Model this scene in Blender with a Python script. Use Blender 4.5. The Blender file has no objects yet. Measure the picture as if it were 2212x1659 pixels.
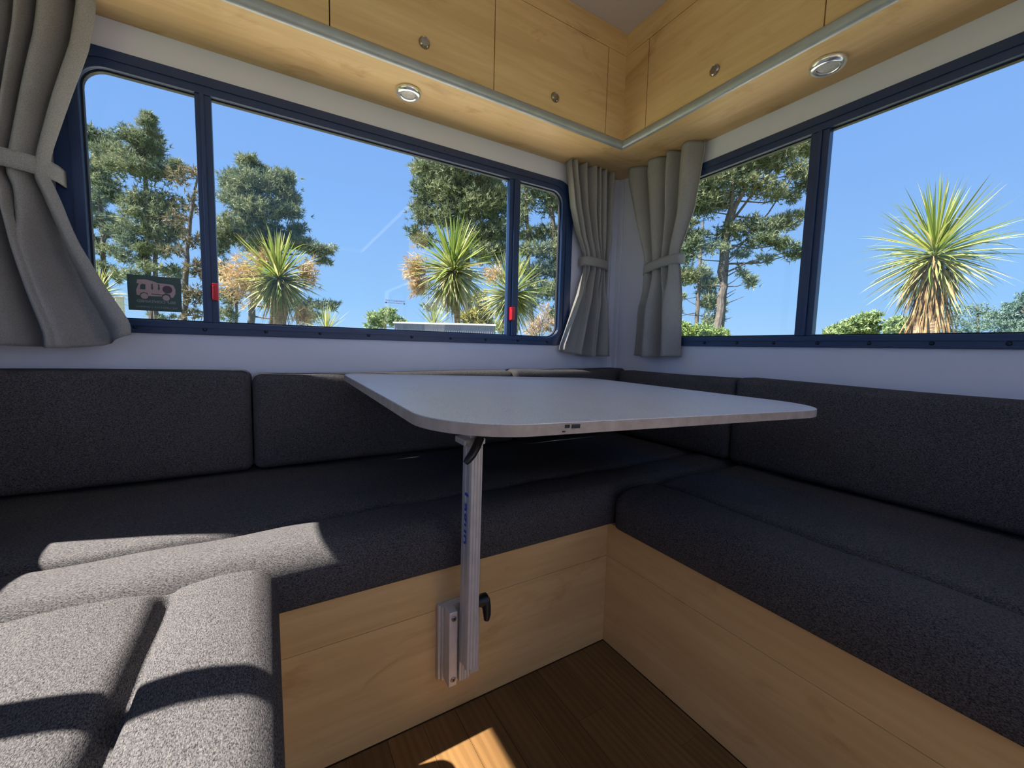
import bpy, bmesh, math, random
import numpy as np
from mathutils import Matrix, Vector
random.seed(7); RNG = np.random.default_rng(7)
PI = math.pi
sc = bpy.context.scene
col = sc.collection

# ------------------------------------------------------------------ camera
CAM = np.array([-1.40333, -1.42653, 0.80])
FPX, W, H = 879.1, 2212.0, 1659.0
YAW, PIT, ROL = (math.radians(a) for a in (59.087, -5.104, 1.440))
def _basis():
    cy, sy, cp, sp = math.cos(YAW), math.sin(YAW), math.cos(PIT), math.sin(PIT)
    f = np.array([cy*cp, sy*cp, sp]); r = np.array([sy, -cy, 0.0]); u = np.cross(r, f)
    c, s = math.cos(ROL), math.sin(ROL)
    return c*r + s*u, -s*r + c*u, f
RT, UP, FW = _basis()
cd = bpy.data.cameras.new('camera'); cam = bpy.data.objects.new('camera', cd); col.objects.link(cam)
cd.sensor_fit = 'HORIZONTAL'; cd.sensor_width = 36.0; cd.lens = 36.0*FPX/W; cd.clip_start = 0.02; cd.clip_end = 500
cam.matrix_world = Matrix(((RT[0], UP[0], -FW[0], CAM[0]), (RT[1], UP[1], -FW[1], CAM[1]), (RT[2], UP[2], -FW[2], CAM[2]), (0, 0, 0, 1)))
sc.camera = cam
def ray(px, py): return RT*((px-W/2)/FPX) + UP*(-(py-H/2)/FPX) + FW
def at(px, py, depth): return CAM + ray(px, py)*depth            # a point at a distance in front of the camera
def on_y(px, py, y): d = ray(px, py); return CAM + d*((y-CAM[1])/d[1])
def on_x(px, py, x): d = ray(px, py); return CAM + d*((x-CAM[0])/d[0])

# ------------------------------------------------------------------ sky, sun, exposure
world = bpy.data.worlds.new('sky'); sc.world = world; world.use_nodes = True
nt = world.node_tree; nt.nodes.clear()
o_ = nt.nodes.new('ShaderNodeOutputWorld'); bg = nt.nodes.new('ShaderNodeBackground')
tc = nt.nodes.new('ShaderNodeTexCoord'); sx = nt.nodes.new('ShaderNodeSeparateXYZ'); rp = nt.nodes.new('ShaderNodeValToRGB')
nt.links.new(tc.outputs['Generated'], sx.inputs[0]); nt.links.new(sx.outputs['Z'], rp.inputs[0])
nt.links.new(rp.outputs[0], bg.inputs[0]); nt.links.new(bg.outputs[0], o_.inputs[0])
els = rp.color_ramp.elements
els[0].position = 0.0; els[0].color = (0.42, 0.68, 0.98, 1)
els[1].position = 1.0; els[1].color = (0.10, 0.26, 0.72, 1)
for p, c in ((0.10, (0.31, 0.59, 0.98, 1)), (0.30, (0.245, 0.48, 0.94, 1)), (0.55, (0.20, 0.42, 0.90, 1))):
    e = els.new(p); e.color = c
bg.inputs[1].default_value = 1.05
SUN = Vector((1.0, -0.25, -1.441)).normalized()
sl = bpy.data.lights.new('sun', 'SUN'); sl.energy = 23.0; sl.angle = math.radians(0.53); sl.color = (1.0, 0.93, 0.82)
so = bpy.data.objects.new('sun', sl); col.objects.link(so); so.rotation_euler = SUN.to_track_quat('-Z', 'Y').to_euler(); so.location = (-6, 2, 8)
vs = sc.view_settings
sc.display_settings.display_device = 'sRGB'
vs.view_transform = 'Standard'; vs.look = 'None'; vs.gamma = 1.0; vs.use_curve_mapping = False; vs.exposure = 0.0
sc.cycles.max_bounces = 14; sc.cycles.diffuse_bounces = 8; sc.cycles.glossy_bounces = 5; sc.cycles.transparent_max_bounces = 24
sc.cycles.use_denoising = True

# ------------------------------------------------------------------ materials
MATS = {}
def lin(c):
    return tuple(((v/255)/12.92 if v/255 <= 0.04045 else ((v/255+0.055)/1.055)**2.4) for v in c) + (1,)
class N:
    """small node-tree helper"""
    def __init__(s, name):
        s.m = bpy.data.materials.new(name); s.m.use_nodes = True; s.t = s.m.node_tree
        s.b = s.t.nodes['Principled BSDF']; s.out = s.t.nodes['Material Output']; MATS[name] = s.m
    def n(s, typ, **kw):
        x = s.t.nodes.new(typ)
        for k, v in kw.items(): setattr(x, k, v)
        return x
    def l(s, a, b): s.t.links.new(a, b)
    def coords(s, scale=(1, 1, 1), kind='Object', rot=(0, 0, 0)):
        t = s.n('ShaderNodeTexCoord'); m = s.n('ShaderNodeMapping'); s.l(t.outputs[kind], m.inputs[0])
        m.inputs['Scale'].default_value = scale; m.inputs['Rotation'].default_value = rot; return m.outputs[0]
    def noise(s, vec, scale, detail=4, rough=0.55, dist=0.0):
        x = s.n('ShaderNodeTexNoise'); s.l(vec, x.inputs['Vector']); x.inputs['Scale'].default_value = scale
        x.inputs['Detail'].default_value = detail; x.inputs['Roughness'].default_value = rough; x.inputs['Distortion'].default_value = dist
        return x.outputs['Fac']
    def ramp(s, fac, stops):
        x = s.n('ShaderNodeValToRGB'); s.l(fac, x.inputs[0]); e = x.color_ramp.elements
        e[0].position, e[0].color = stops[0]; e[1].position, e[1].color = stops[-1]
        for p, c in stops[1:-1]:
            q = e.new(p); q.color = c
        return x.outputs[0]
    def mix(s, fac, a, b, blend='MIX'):
        x = s.n('ShaderNodeMix', data_type='RGBA', blend_type=blend)
        if isinstance(fac, float): x.inputs[0].default_value = fac
        else: s.l(fac, x.inputs[0])
        for v, i in ((a, 6), (b, 7)):
            if isinstance(v, tuple): x.inputs[i].default_value = v
            else: s.l(v, x.inputs[i])
        return x.outputs[2]
    def bump(s, fac, strength, dist=0.002):
        x = s.n('ShaderNodeBump'); x.inputs['Strength'].default_value = strength; x.inputs['Distance'].default_value = dist
        s.l(fac, x.inputs['Height']); s.l(x.outputs[0], s.b.inputs['Normal'])
    def set(s, color=None, rough=0.5, metal=0.0, spec=0.5):
        if color is not None:
            if isinstance(color, tuple): s.b.inputs['Base Color'].default_value = color
            else: s.l(color, s.b.inputs['Base Color'])
        s.b.inputs['Roughness'].default_value = rough; s.b.inputs['Metallic'].default_value = metal
        s.b.inputs['Specular IOR Level'].default_value = spec; return s.m

def plain(name, c, rough=0.5, metal=0.0, spec=0.5, var=0.06, scale=30):
    k = N(name); v = k.coords()
    f = k.noise(v, scale, 3)
    d = tuple(max(0, x*(1-var)) for x in c[:3]) + (1,); e = tuple(min(1, x*(1+var)) for x in c[:3]) + (1,)
    return k.set(k.ramp(f, [(0.3, d), (0.7, e)]), rough, metal, spec)

def maple(name, axis, c0, c1, cf, rough=0.42):
    """maple laminate: long soft grain along axis, broad planks of tone across it, small curl figures"""
    k = N(name)
    a = 0 if axis == 'x' else 1
    sg = [22, 22, 22]; sg[a] = 1.6
    sb = [4.2, 4.2, 4.2]; sb[a] = 0.55
    sf = [9, 9, 9]; sf[a] = 5
    g = k.noise(k.coords(tuple(sg)), 3.0, 5, 0.6, 0.3)
    b = k.noise(k.coords(tuple(sb)), 2.2, 2, 0.5)
    f = k.noise(k.coords(tuple(sf)), 1.0, 4, 0.6, 0.8)
    base = k.ramp(g, [(0.25, c0), (0.75, c1)])
    tone = k.ramp(b, [(0.35, (0.86, 0.83, 0.80, 1)), (0.65, (1, 1, 1, 1))])
    m1 = k.mix(1.0, base, tone, 'MULTIPLY')
    fig = k.ramp(f, [(0.0, (0, 0, 0, 1)), (0.58, (0, 0, 0, 1)), (0.70, (0.55, 0.55, 0.55, 1)), (1, (0.6, 0.6, 0.6, 1))])
    m2 = k.mix(fig, m1, cf)
    return k.set(m2, rough, 0, 0.4)
ML = (lin((216, 178, 122)), lin((232, 198, 142)), lin((178, 130, 78)))
maple('maple_x', 'x', *ML); maple('maple_y', 'y', *ML)
k = N('gap_shade'); k.set(lin((40, 26, 14)), 0.8)  # dark brown is painted shade for the gaps between doors

def fabric(name, scale, dark, light, fine=1.0):
    k = N(name)
    v = k.coords(scale)
    n1 = k.noise(v, 1.0, 3, 0.65); n2 = k.noise(k.coords((700*fine, 700*fine, 700*fine)), 1.0, 2, 0.5)
    n3 = k.noise(k.coords((6, 6, 6)), 1.0, 2, 0.5)
    s = k.n('ShaderNodeMath', operation='ADD'); k.l(n1, s.inputs[0])
    h = k.n('ShaderNodeMath', operation='MULTIPLY'); k.l(n2, h.inputs[0]); h.inputs[1].default_value = 0.45
    k.l(h.outputs[0], s.inputs[1])
    c = k.ramp(s.outputs[0], [(0.55, dark), (1.0, light)])
    c = k.mix(1.0, c, k.ramp(n3, [(0.3, (0.88, 0.88, 0.88, 1)), (0.7, (1, 1, 1, 1))]), 'MULTIPLY')
    k.set(c, 0.95, 0, 0.15)
    k.bump(s.outputs[0], 0.55, 0.0012)
    return k.m
FD, FL = (0.0135, 0.0134, 0.0175, 1), (0.185, 0.173, 0.174, 1)
fabric('charcoal_fabric_x', (330, 1150, 800), FD, FL)
fabric('charcoal_fabric_y', (1150, 330, 800), FD, FL)
fabric('curtain_fabric', (500, 500, 900), (0.36, 0.345, 0.33, 1), (0.66, 0.63, 0.60, 1))
_c = MATS['curtain_fabric'].node_tree; _t = _c.nodes.new('ShaderNodeBsdfTranslucent'); _m = _c.nodes.new('ShaderNodeMixShader'); _m.inputs[0].default_value = 0.28
_b = _c.nodes['Principled BSDF']; _c.links.new(_b.inputs['Base Color'].links[0].from_socket, _t.inputs[0])
_c.links.new(_b.outputs[0], _m.inputs[1]); _c.links.new(_t.outputs[0], _m.inputs[2]); _c.links.new(_m.outputs[0], _c.nodes['Material Output'].inputs[0])

k = N('wall_panel'); f = k.noise(k.coords(), 260, 3); k.set(lin((218, 220, 234)), 0.30, 0, 0.5); k.bump(f, 0.06, 0.0004)  # white panel; the faint lilac tint paints in lens flare
k = N('ceiling_panel'); f = k.noise(k.coords(), 320, 3); k.set(lin((214, 208, 208)), 0.7, 0, 0.3); k.bump(f, 0.1, 0.0004)
plain('frame_haze_navy', (0.012, 0.035, 0.110, 1), 0.38, 0.0, 0.6)  # black frames painted navy: blue lens haze put into the colour
plain('gasket_rubber', (0.008, 0.011, 0.018, 1), 0.6)
plain('frame_screw', (0.010, 0.014, 0.03, 1), 0.3, 0.3)
plain('red_plastic', lin((214, 40, 52)), 0.35)
plain('aluminium', (0.66, 0.64, 0.62, 1), 0.45, 0.35, 0.5)
plain('trim_aluminium', (0.40, 0.42, 0.41, 1), 0.42, 0.4, 0.5)
plain('chrome', (0.86, 0.85, 0.82, 1), 0.22, 0.9)
plain('satin_nickel', (0.42, 0.38, 0.33, 1), 0.22, 1.0)
plain('black_plastic', (0.012, 0.012, 0.014, 1), 0.38)
plain('screw_steel', (0.35, 0.33, 0.30, 1), 0.3, 1.0)
plain('socket_shade', (0.02, 0.018, 0.015, 1), 0.6)
plain('blue_print', lin((40, 84, 206)), 0.5)
plain('sticker_green', lin((56, 80, 78)), 0.5)
plain('sticker_pink', lin((176, 150, 150)), 0.5)
plain('sticker_plum', lin((74, 58, 74)), 0.5)
plain('sticker_text', lin((126, 142, 138)), 0.5)
plain('sticker_red', lin((190, 90, 170)), 0.5)
k = N('lens_plastic'); f = k.noise(k.coords(), 160, 2); k.set(k.ramp(f, [(0.3, lin((176, 174, 168))), (0.7, lin((206, 204, 198)))]), 0.25)
# table laminate: pale grey with fine flecks, and its worn edge band
k = N('table_laminate'); v = k.coords()
f1 = k.noise(v, 420, 2, 0.5); f2 = k.noise(v, 7, 3)
c = k.ramp(f1, [(0.30, lin((196, 194, 196))), (0.42, lin((224, 223, 224))), (0.7, lin((238, 237, 236)))])
c = k.mix(1.0, c, k.ramp(f2, [(0.3, (0.95, 0.95, 0.95, 1)), (0.7, (1, 1, 1, 1))]), 'MULTIPLY')
k.set(c, 0.33, 0, 0.6)
k = N('table_edge_band'); f = k.noise(k.coords(), 40, 4)
k.set(k.ramp(f, [(0.3, lin((160, 144, 130))), (0.7, lin((184, 168, 154)))]), 0.5)
plain('edge_scuff', lin((40, 38, 40)), 0.7, var=0.4, scale=200)
# floor planks of oak vinyl, a tone for each plank from the object's own random number
k = N('oak_vinyl'); g = k.noise(k.coords((20, 1.2, 10)), 2.0, 4, 0.5, 0.8)
w = k.n('ShaderNodeTexWave', wave_type='RINGS', rings_direction='Z'); w.inputs['Scale'].default_value = 1.4; w.inputs['Distortion'].default_value = 5.0
w.inputs['Detail'].default_value = 2; k.l(k.coords((14, 1.2, 1)), w.inputs['Vector'])
base = k.ramp(g, [(0.3, lin((112, 82, 48))), (0.7, lin((132, 99, 60)))])
base = k.mix(0.25, base, k.ramp(w.outputs['Fac'], [(0.2, lin((100, 72, 42))), (0.7, lin((140, 106, 66)))]))
oi = k.n('ShaderNodeObjectInfo')
tone = k.ramp(oi.outputs['Random'], [(0.0, (0.66, 0.64, 0.62, 1)), (1.0, (1, 1, 1, 1))])
k.set(k.mix(1.0, base, tone, 'MULTIPLY'), 0.42, 0, 0.45)
plain('floor_base', lin((90, 62, 36)), 0.8)
# thin window glass: see-through with a Fresnel reflection
k = N('window_glass'); tr = k.n('ShaderNodeBsdfTransparent'); gl = k.n('ShaderNodeBsdfGlossy'); mx = k.n('ShaderNodeMixShader'); lw = k.n('ShaderNodeLayerWeight'); lw.inputs[0].default_value = 0.5
pw = k.n('ShaderNodeMath', operation='POWER'); k.l(lw.outputs['Facing'], pw.inputs[0]); pw.inputs[1].default_value = 5.0
fr = k.n('ShaderNodeMath', operation='MULTIPLY_ADD'); k.l(pw.outputs[0], fr.inputs[0]); fr.inputs[1].default_value = 0.9; fr.inputs[2].default_value = 0.022
tr.inputs[0].default_value = (0.98, 0.985, 0.99, 1); gl.inputs['Roughness'].default_value = 0.02
k.l(fr.outputs[0], mx.inputs[0]); k.l(tr.outputs[0], mx.inputs[1]); k.l(gl.outputs[0], mx.inputs[2]); k.l(mx.outputs[0], k.out.inputs[0])
# plants and ground
def leafy(name, dark, mid, light, scale, rough=0.6, transl=0.25):
    k = N(name); v = k.coords(kind='Object'); f = k.noise(v, scale, 3, 0.6)
    g = k.n('ShaderNodeObjectInfo')
    c = k.ramp(f, [(0.28, dark), (0.5, mid), (0.74, light)])
    k.set(c, rough, 0, 0.3)
    k.b.inputs['Subsurface Weight'].default_value = 0.0
    tb = k.n('ShaderNodeBsdfTranslucent'); k.l(c, tb.inputs[0]); mx = k.n('ShaderNodeMixShader'); mx.inputs[0].default_value = transl
    k.l(k.b.outputs[0], mx.inputs[1]); k.l(tb.outputs[0], mx.inputs[2]); k.l(mx.outputs[0], k.out.inputs[0])
    return k.m
leafy('pine_needles', lin((66, 90, 80)), lin((110, 122, 94)), lin((150, 154, 118)), 0.55)
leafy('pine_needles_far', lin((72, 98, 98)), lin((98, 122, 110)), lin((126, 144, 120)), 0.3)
leafy('dry_needles', lin((70, 72, 58)), lin((104, 98, 76)), lin((134, 124, 96)), 0.9)
leafy('bush_leaves', lin((84, 108, 58)), lin((122, 142, 80)), lin((160, 172, 108)), 1.2)
leafy('gum_leaves', lin((92, 120, 84)), lin((132, 152, 104)), lin((170, 180, 128)), 1.5)
leafy('gold_leaves', lin((104, 104, 52)), lin((142, 138, 66)), lin((170, 160, 98)), 2.0)
leafy('dry_grass', lin((128, 108, 86)), lin((166, 146, 120)), lin((196, 178, 152)), 3.0)
leafy('flower_spray', lin((150, 122, 84)), lin((178, 150, 110)), lin((200, 176, 138)), 3.0)
def strap(name, stops):
    k = N(name); oi = k.n('ShaderNodeObjectInfo'); f = k.noise(k.coords((3, 60, 3)), 1.0, 2)
    s = k.n('ShaderNodeMath', operation='MULTIPLY_ADD'); k.l(f, s.inputs[0]); s.inputs[1].default_value = 0.35
    k.l(oi.outputs['Random'], s.inputs[2])
    c = k.ramp(s.outputs[0], stops); k.set(c, 0.5, 0, 0.4)
    tb = k.n('ShaderNodeBsdfTranslucent'); k.l(c, tb.inputs[0]); mx = k.n('ShaderNodeMixShader'); mx.inputs[0].default_value = 0.3
    k.l(k.b.outputs[0], mx.inputs[1]); k.l(tb.outputs[0], mx.inputs[2]); k.l(mx.outputs[0], k.out.inputs[0])
strap('strap_leaf_green', [(0.1, lin((72, 96, 44))), (0.6, lin((118, 140, 64))), (1.1, lin((160, 168, 92)))])
strap('strap_leaf_yellow', [(0.1, lin((98, 108, 60))), (0.6, lin((150, 150, 92))), (1.1, lin((188, 180, 126)))])
strap('strap_leaf_dead', [(0.1, lin((92, 76, 54))), (0.6, lin((142, 118, 84))), (1.1, lin((170, 148, 112)))])
leafy('joined_leaf_yellow', lin((78, 92, 52)), lin((138, 144, 88)), lin((186, 182, 128)), 9, .5, .3)
leafy('joined_leaf_dead', lin((84, 66, 46)), lin((140, 114, 80)), lin((178, 156, 116)), 9, .8, .2)
k = N('pine_bark'); f = k.noise(k.coords((3, 3, 0.8)), 4.0, 5); k.set(k.ramp(f, [(0.3, lin((60, 56, 55))), (0.7, lin((104, 95, 88)))]), 0.9); k.bump(f, 0.5, 0.05)
k = N('palm_bark'); f = k.noise(k.coords((6, 6, 20)), 2.0, 4); k.set(k.ramp(f, [(0.3, lin((92, 76, 62))), (0.7, lin((156, 134, 108)))]), 0.9); k.bump(f, 0.6, 0.02)
k = N('gravel_ground'); f = k.noise(k.coords(), 1.4, 5); k.set(k.ramp(f, [(0.3, lin((86, 98, 58))), (0.7, lin((114, 122, 80)))]), 0.95)
k = N('bounce_concrete'); f = k.noise(k.coords(), 3.0, 5); k.set(k.ramp(f, [(0.3, lin((198, 195, 186))), (0.7, lin((218, 215, 208)))]), 0.9)
plain('fence_panel', lin((84, 92, 110)), 0.7)
plain('fence_cap', lin((206, 208, 206)), 0.5)
plain('post_timber', lin((204, 196, 178)), 0.8, var=0.12)
M = MATS

# ------------------------------------------------------------------ mesh helpers
def tag(o, label=None, cat=None, group=None, kind=None):
    if label: o['label'] = label
    if cat: o['category'] = cat
    if group: o['group'] = group
    if kind: o['kind'] = kind
    return o
def empty(name, loc=(0, 0, 0), **kw):
    o = bpy.data.objects.new(name, None); o.location = loc; o.empty_display_size = 0.05; col.objects.link(o); return tag(o, **kw)
def link(name, me, mat, parent=None):
    o = bpy.data.objects.new(name, me); col.objects.link(o)
    if mat is not None and not me.materials: me.materials.append(M[mat] if isinstance(mat, str) else mat)
    if parent is not None:
        o.parent = parent
        o.matrix_parent_inverse = Matrix.Translation(-Vector(parent.location)) if parent.parent is None else Matrix.Translation(-Vector(parent['_w']) if '_w' in parent else Vector((0, 0, 0)))
    return o
ID = lambda p: p
class MB:
    """collects shapes given in world coordinates (through an optional map T) for one mesh object"""
    def __init__(s, T=ID): s.v = []; s.f = []; s.T = T
    def add(s, vs, fs):
        b = len(s.v); s.v += [tuple(s.T(p)) for p in vs]; s.f += [tuple(i+b for i in f) for f in fs]; return s
    def box(s, x0, x1, y0, y1, z0, z1):
        return s.add([(x0, y0, z0), (x1, y0, z0), (x1, y1, z0), (x0, y1, z0), (x0, y0, z1), (x1, y0, z1), (x1, y1, z1), (x0, y1, z1)],
                     [(0, 3, 2, 1), (4, 5, 6, 7), (0, 1, 5, 4), (1, 2, 6, 5), (2, 3, 7, 6), (3, 0, 4, 7)])
    def prism(s, poly, f0, f1):
        """poly: 2D outline; f0/f1 map a 2D point to the two end caps"""
        n = len(poly)
        return s.add([f0(p) for p in poly] + [f1(p) for p in poly],
                     [tuple(range(n)), tuple(range(2*n-1, n-1, -1))] + [(i, i+n, (i+1) % n+n, (i+1) % n) for i in range(n)])
    def ring(s, outer, inner, f0, f1):
        n = len(outer)
        vs = [f0(p) for p in outer] + [f0(p) for p in inner] + [f1(p) for p in outer] + [f1(p) for p in inner]
        fs = []
        for i in range(n):
            j = (i+1) % n
            fs += [(i, j, n+j, n+i), (2*n+i, 3*n+i, 3*n+j, 2*n+j), (i, 2*n+i, 2*n+j, j), (n+i, n+j, 3*n+j, 3*n+i)]
        return s.add(vs, fs)
    def tube(s, pts, rad, n=8, cap=True):
        pts = [np.asarray(p, float) for p in pts]; vs = []; fs = []
        prev = None
        for i, p in enumerate(pts):
            t = pts[min(i+1, len(pts)-1)] - pts[max(i-1, 0)]; t = t/(np.linalg.norm(t)+1e-9)
            a = np.cross(t, [0, 0, 1.0]) if prev is None else prev - t*(prev@t)
            if np.linalg.norm(a) < 1e-4: a = np.cross(t, [1.0, 0, 0])
            a /= np.linalg.norm(a); prev = a; b = np.cross(t, a)
            r = rad[i] if hasattr(rad, '__len__') else rad
            vs += [tuple(p + r*(math.cos(2*PI*k/n)*a + math.sin(2*PI*k/n)*b)) for k in range(n)]
        m = len(pts)
        for i in range(m-1):
            for k in range(n):
                fs.append((i*n+k, i*n+(k+1) % n, (i+1)*n+(k+1) % n, (i+1)*n+k))
        if cap: fs += [tuple(range(n-1, -1, -1)), tuple(range((m-1)*n, m*n))]
        return s.add(vs, fs)
    def lathe(s, prof, f, n=28):
        """prof: (radius, height) pairs; f maps (a, b, height) to a point"""
        vs = []; fs = []; m = len(prof)
        for r, h in prof: vs += [f(r*math.cos(2*PI*k/n), r*math.sin(2*PI*k/n), h) for k in range(n)]
        for i in range(m-1):
            for k in range(n): fs.append((i*n+k, i*n+(k+1) % n, (i+1)*n+(k+1) % n, (i+1)*n+k))
        fs += [tuple(range(n-1, -1, -1)), tuple(range((m-1)*n, m*n))]
        return s.add(vs, fs)
    def build(s, name, mat, parent=None, smooth=False, bevel=0.0, seg=2, origin=None):
        me = bpy.data.meshes.new(name); v = np.array(s.v, float)
        if origin is not None: v = v - np.array(origin)
        me.from_pydata(v.tolist(), [], s.f); me.update()
        bm = bmesh.new(); bm.from_mesh(me); bmesh.ops.recalc_face_normals(bm, faces=bm.faces); bm.to_mesh(me); bm.free()
        if smooth: me.polygons.foreach_set('use_smooth', [True]*len(me.polygons))
        o = link(name, me, mat, parent)
        if origin is not None: o.location = origin
        if bevel:
            b = o.modifiers.new('bevel', 'BEVEL'); b.width = bevel; b.segments = seg; b.limit_method = 'ANGLE'; b.angle_limit = math.radians(40)
        if smooth:
            try:
                e = o.modifiers.new('edges', 'EDGE_SPLIT'); e.split_angle = math.radians(38)
            except Exception: pass
        return o
def rrect(x0, x1, y0, y1, r, n=6):
    out = []
    rs = r if hasattr(r, '__len__') else (r, r, r, r)       # corners: x0y0, x1y0, x1y1, x0y1
    for (cx, cy, a), q in zip(((x0+rs[0], y0+rs[0], PI), (x1-rs[1], y0+rs[1], 1.5*PI), (x1-rs[2], y1-rs[2], 0), (x0+rs[3], y1-rs[3], 0.5*PI)), rs):
        for i in range(n+1):
            t = a + 0.5*PI*i/n; out.append((cx+q*math.cos(t), cy+q*math.sin(t)))
    return out
def grid_mesh(name, P, mat, parent=None, smooth=True, closed=False):
    nz, nu = P.shape[:2]; v = P.reshape(-1, 3)
    f = [(i*nu+j, i*nu+j+1, (i+1)*nu+j+1, (i+1)*nu+j) for i in range(nz-1) for j in range(nu-1)]
    me = bpy.data.meshes.new(name); me.from_pydata(v.tolist(), [], f); me.update()
    me.polygons.foreach_set('use_smooth', [smooth]*len(me.polygons))
    return link(name, me, mat, parent)

# wall frames: (u along the wall, d outward, z up)
TB = lambda p: (p[0], p[1], p[2])                 # back wall, plane y = 0
TR = lambda p: (p[1], p[0], p[2])                 # right wall, plane x = 0
XL = -2.03
TL = lambda p: (XL-p[1], p[0], p[2])              # left wall, plane x = XL
CEIL, YF = 1.9914, -4.7
FILL_HATCH = (-1.72, -0.32, -4.30, -1.95)

# ------------------------------------------------------------------ room shell
def wall(name, T, u0, u1, z0, z1, hole=None, th=0.020):
    mb = MB(T)
    if hole is None: mb.box(u0, u1, 0, th, z0, z1)
    else:
        cur = u0
        for a, b, c, d in sorted(hole):
            mb.box(cur, a, 0, th, z0, z1); mb.box(a, b, 0, th, z0, c); mb.box(a, b, 0, th, d, z1); cur = b
        mb.box(cur, u1, 0, th, z0, z1)
    return tag(mb.build(name, 'wall_panel'), kind='structure')
GL = dict(u0=-1.7772, u1=-0.3276, z0=0.8485, z1=1.4527)          # back window opening
RW = dict(u0=-1.80, u1=-0.33, z0=0.858, z1=1.4510)               # right window opening
LW = dict(u0=-1.80, u1=-0.36, z0=0.858, z1=1.4790)               # left window, where the sun comes in
FILL_WIN = dict(u0=-4.10, u1=-2.75, z0=0.858, z1=1.4510)               # unseen side windows added behind the camera for fill daylight
cut = lambda g: (g['u0']-.020, g['u1']+.020, g['z0']-.020, g['z1']+.020)
wall('wall_back', TB, XL-0.035, 0.035, 0, CEIL, [cut(GL)])
wall('wall_right', TR, YF, 0, 0, CEIL, [cut(RW), cut(FILL_WIN)])
wall('wall_left', TL, YF, 0, 0, CEIL, [cut(LW), cut(FILL_WIN)])
mb = MB()                                                         # cab end; its unseen windscreen opening is added to let in fill light
mb.box(XL, 0, YF-.035, YF, 0, 0.95); mb.box(XL, 0, YF-.035, YF, 1.65, CEIL); mb.box(XL, XL+.25, YF-.035, YF, .95, 1.65); mb.box(-.25, 0, YF-.035, YF, .95, 1.65)
tag(mb.build('wall_front', 'wall_panel'), kind='structure')
mb = MB(); hx0, hx1, hy0, hy1 = FILL_HATCH                               # ceiling, with an unseen open hatch added behind the camera as fill daylight
mb.box(XL-.035, hx0, YF-.035, .035, CEIL, CEIL+.04); mb.box(hx1, .035, YF-.035, .035, CEIL, CEIL+.04)
mb.box(hx0, hx1, YF-.035, hy0, CEIL, CEIL+.04); mb.box(hx0, hx1, hy1, .035, CEIL, CEIL+.04)
tag(mb.build('ceiling', 'ceiling_panel'), kind='structure')
# floor: base and vinyl planks running along y
fl = empty('floor', (0, 0, 0), kind='structure')
MB().box(XL-.035, .035, YF-.035, .035, -0.03, -0.0045).build('subfloor', 'floor_base', fl)
rr = random.Random(3)
x = -0.628; i = 0
while x > -1.40:
    wdt = 0.0735; y = -0.655 + 0.0
    y = -0.656; first = rr.uniform(0.15, 0.8)
    while y > -2.6:
        ln = first if first else rr.uniform(0.7, 1.0); first = 0
        y2 = max(y-ln, -2.6)
        MB().box(max(x-wdt+.0005, -1.398), x-.0004, y2+.0006, y, -0.0045, 0.0).build('plank', 'oak_vinyl', fl)
        y = y2
    x -= wdt
MB().box(XL, 0, YF, -2.6, -.0045, 0).build('floor_sheet', 'oak_vinyl', fl)
# corner cover strip between the two walls
tr = MB(); tr.prism([(0, 0), (-.036, 0), (-.036, -.004), (-.012, -.012), (-.004, -.033), (0, -.033)], lambda p: (p[0], p[1], .70), lambda p: (p[0], p[1], 1.5715))
tag(tr.build('trim_1', 'wall_panel', bevel=.002), kind='structure')

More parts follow.
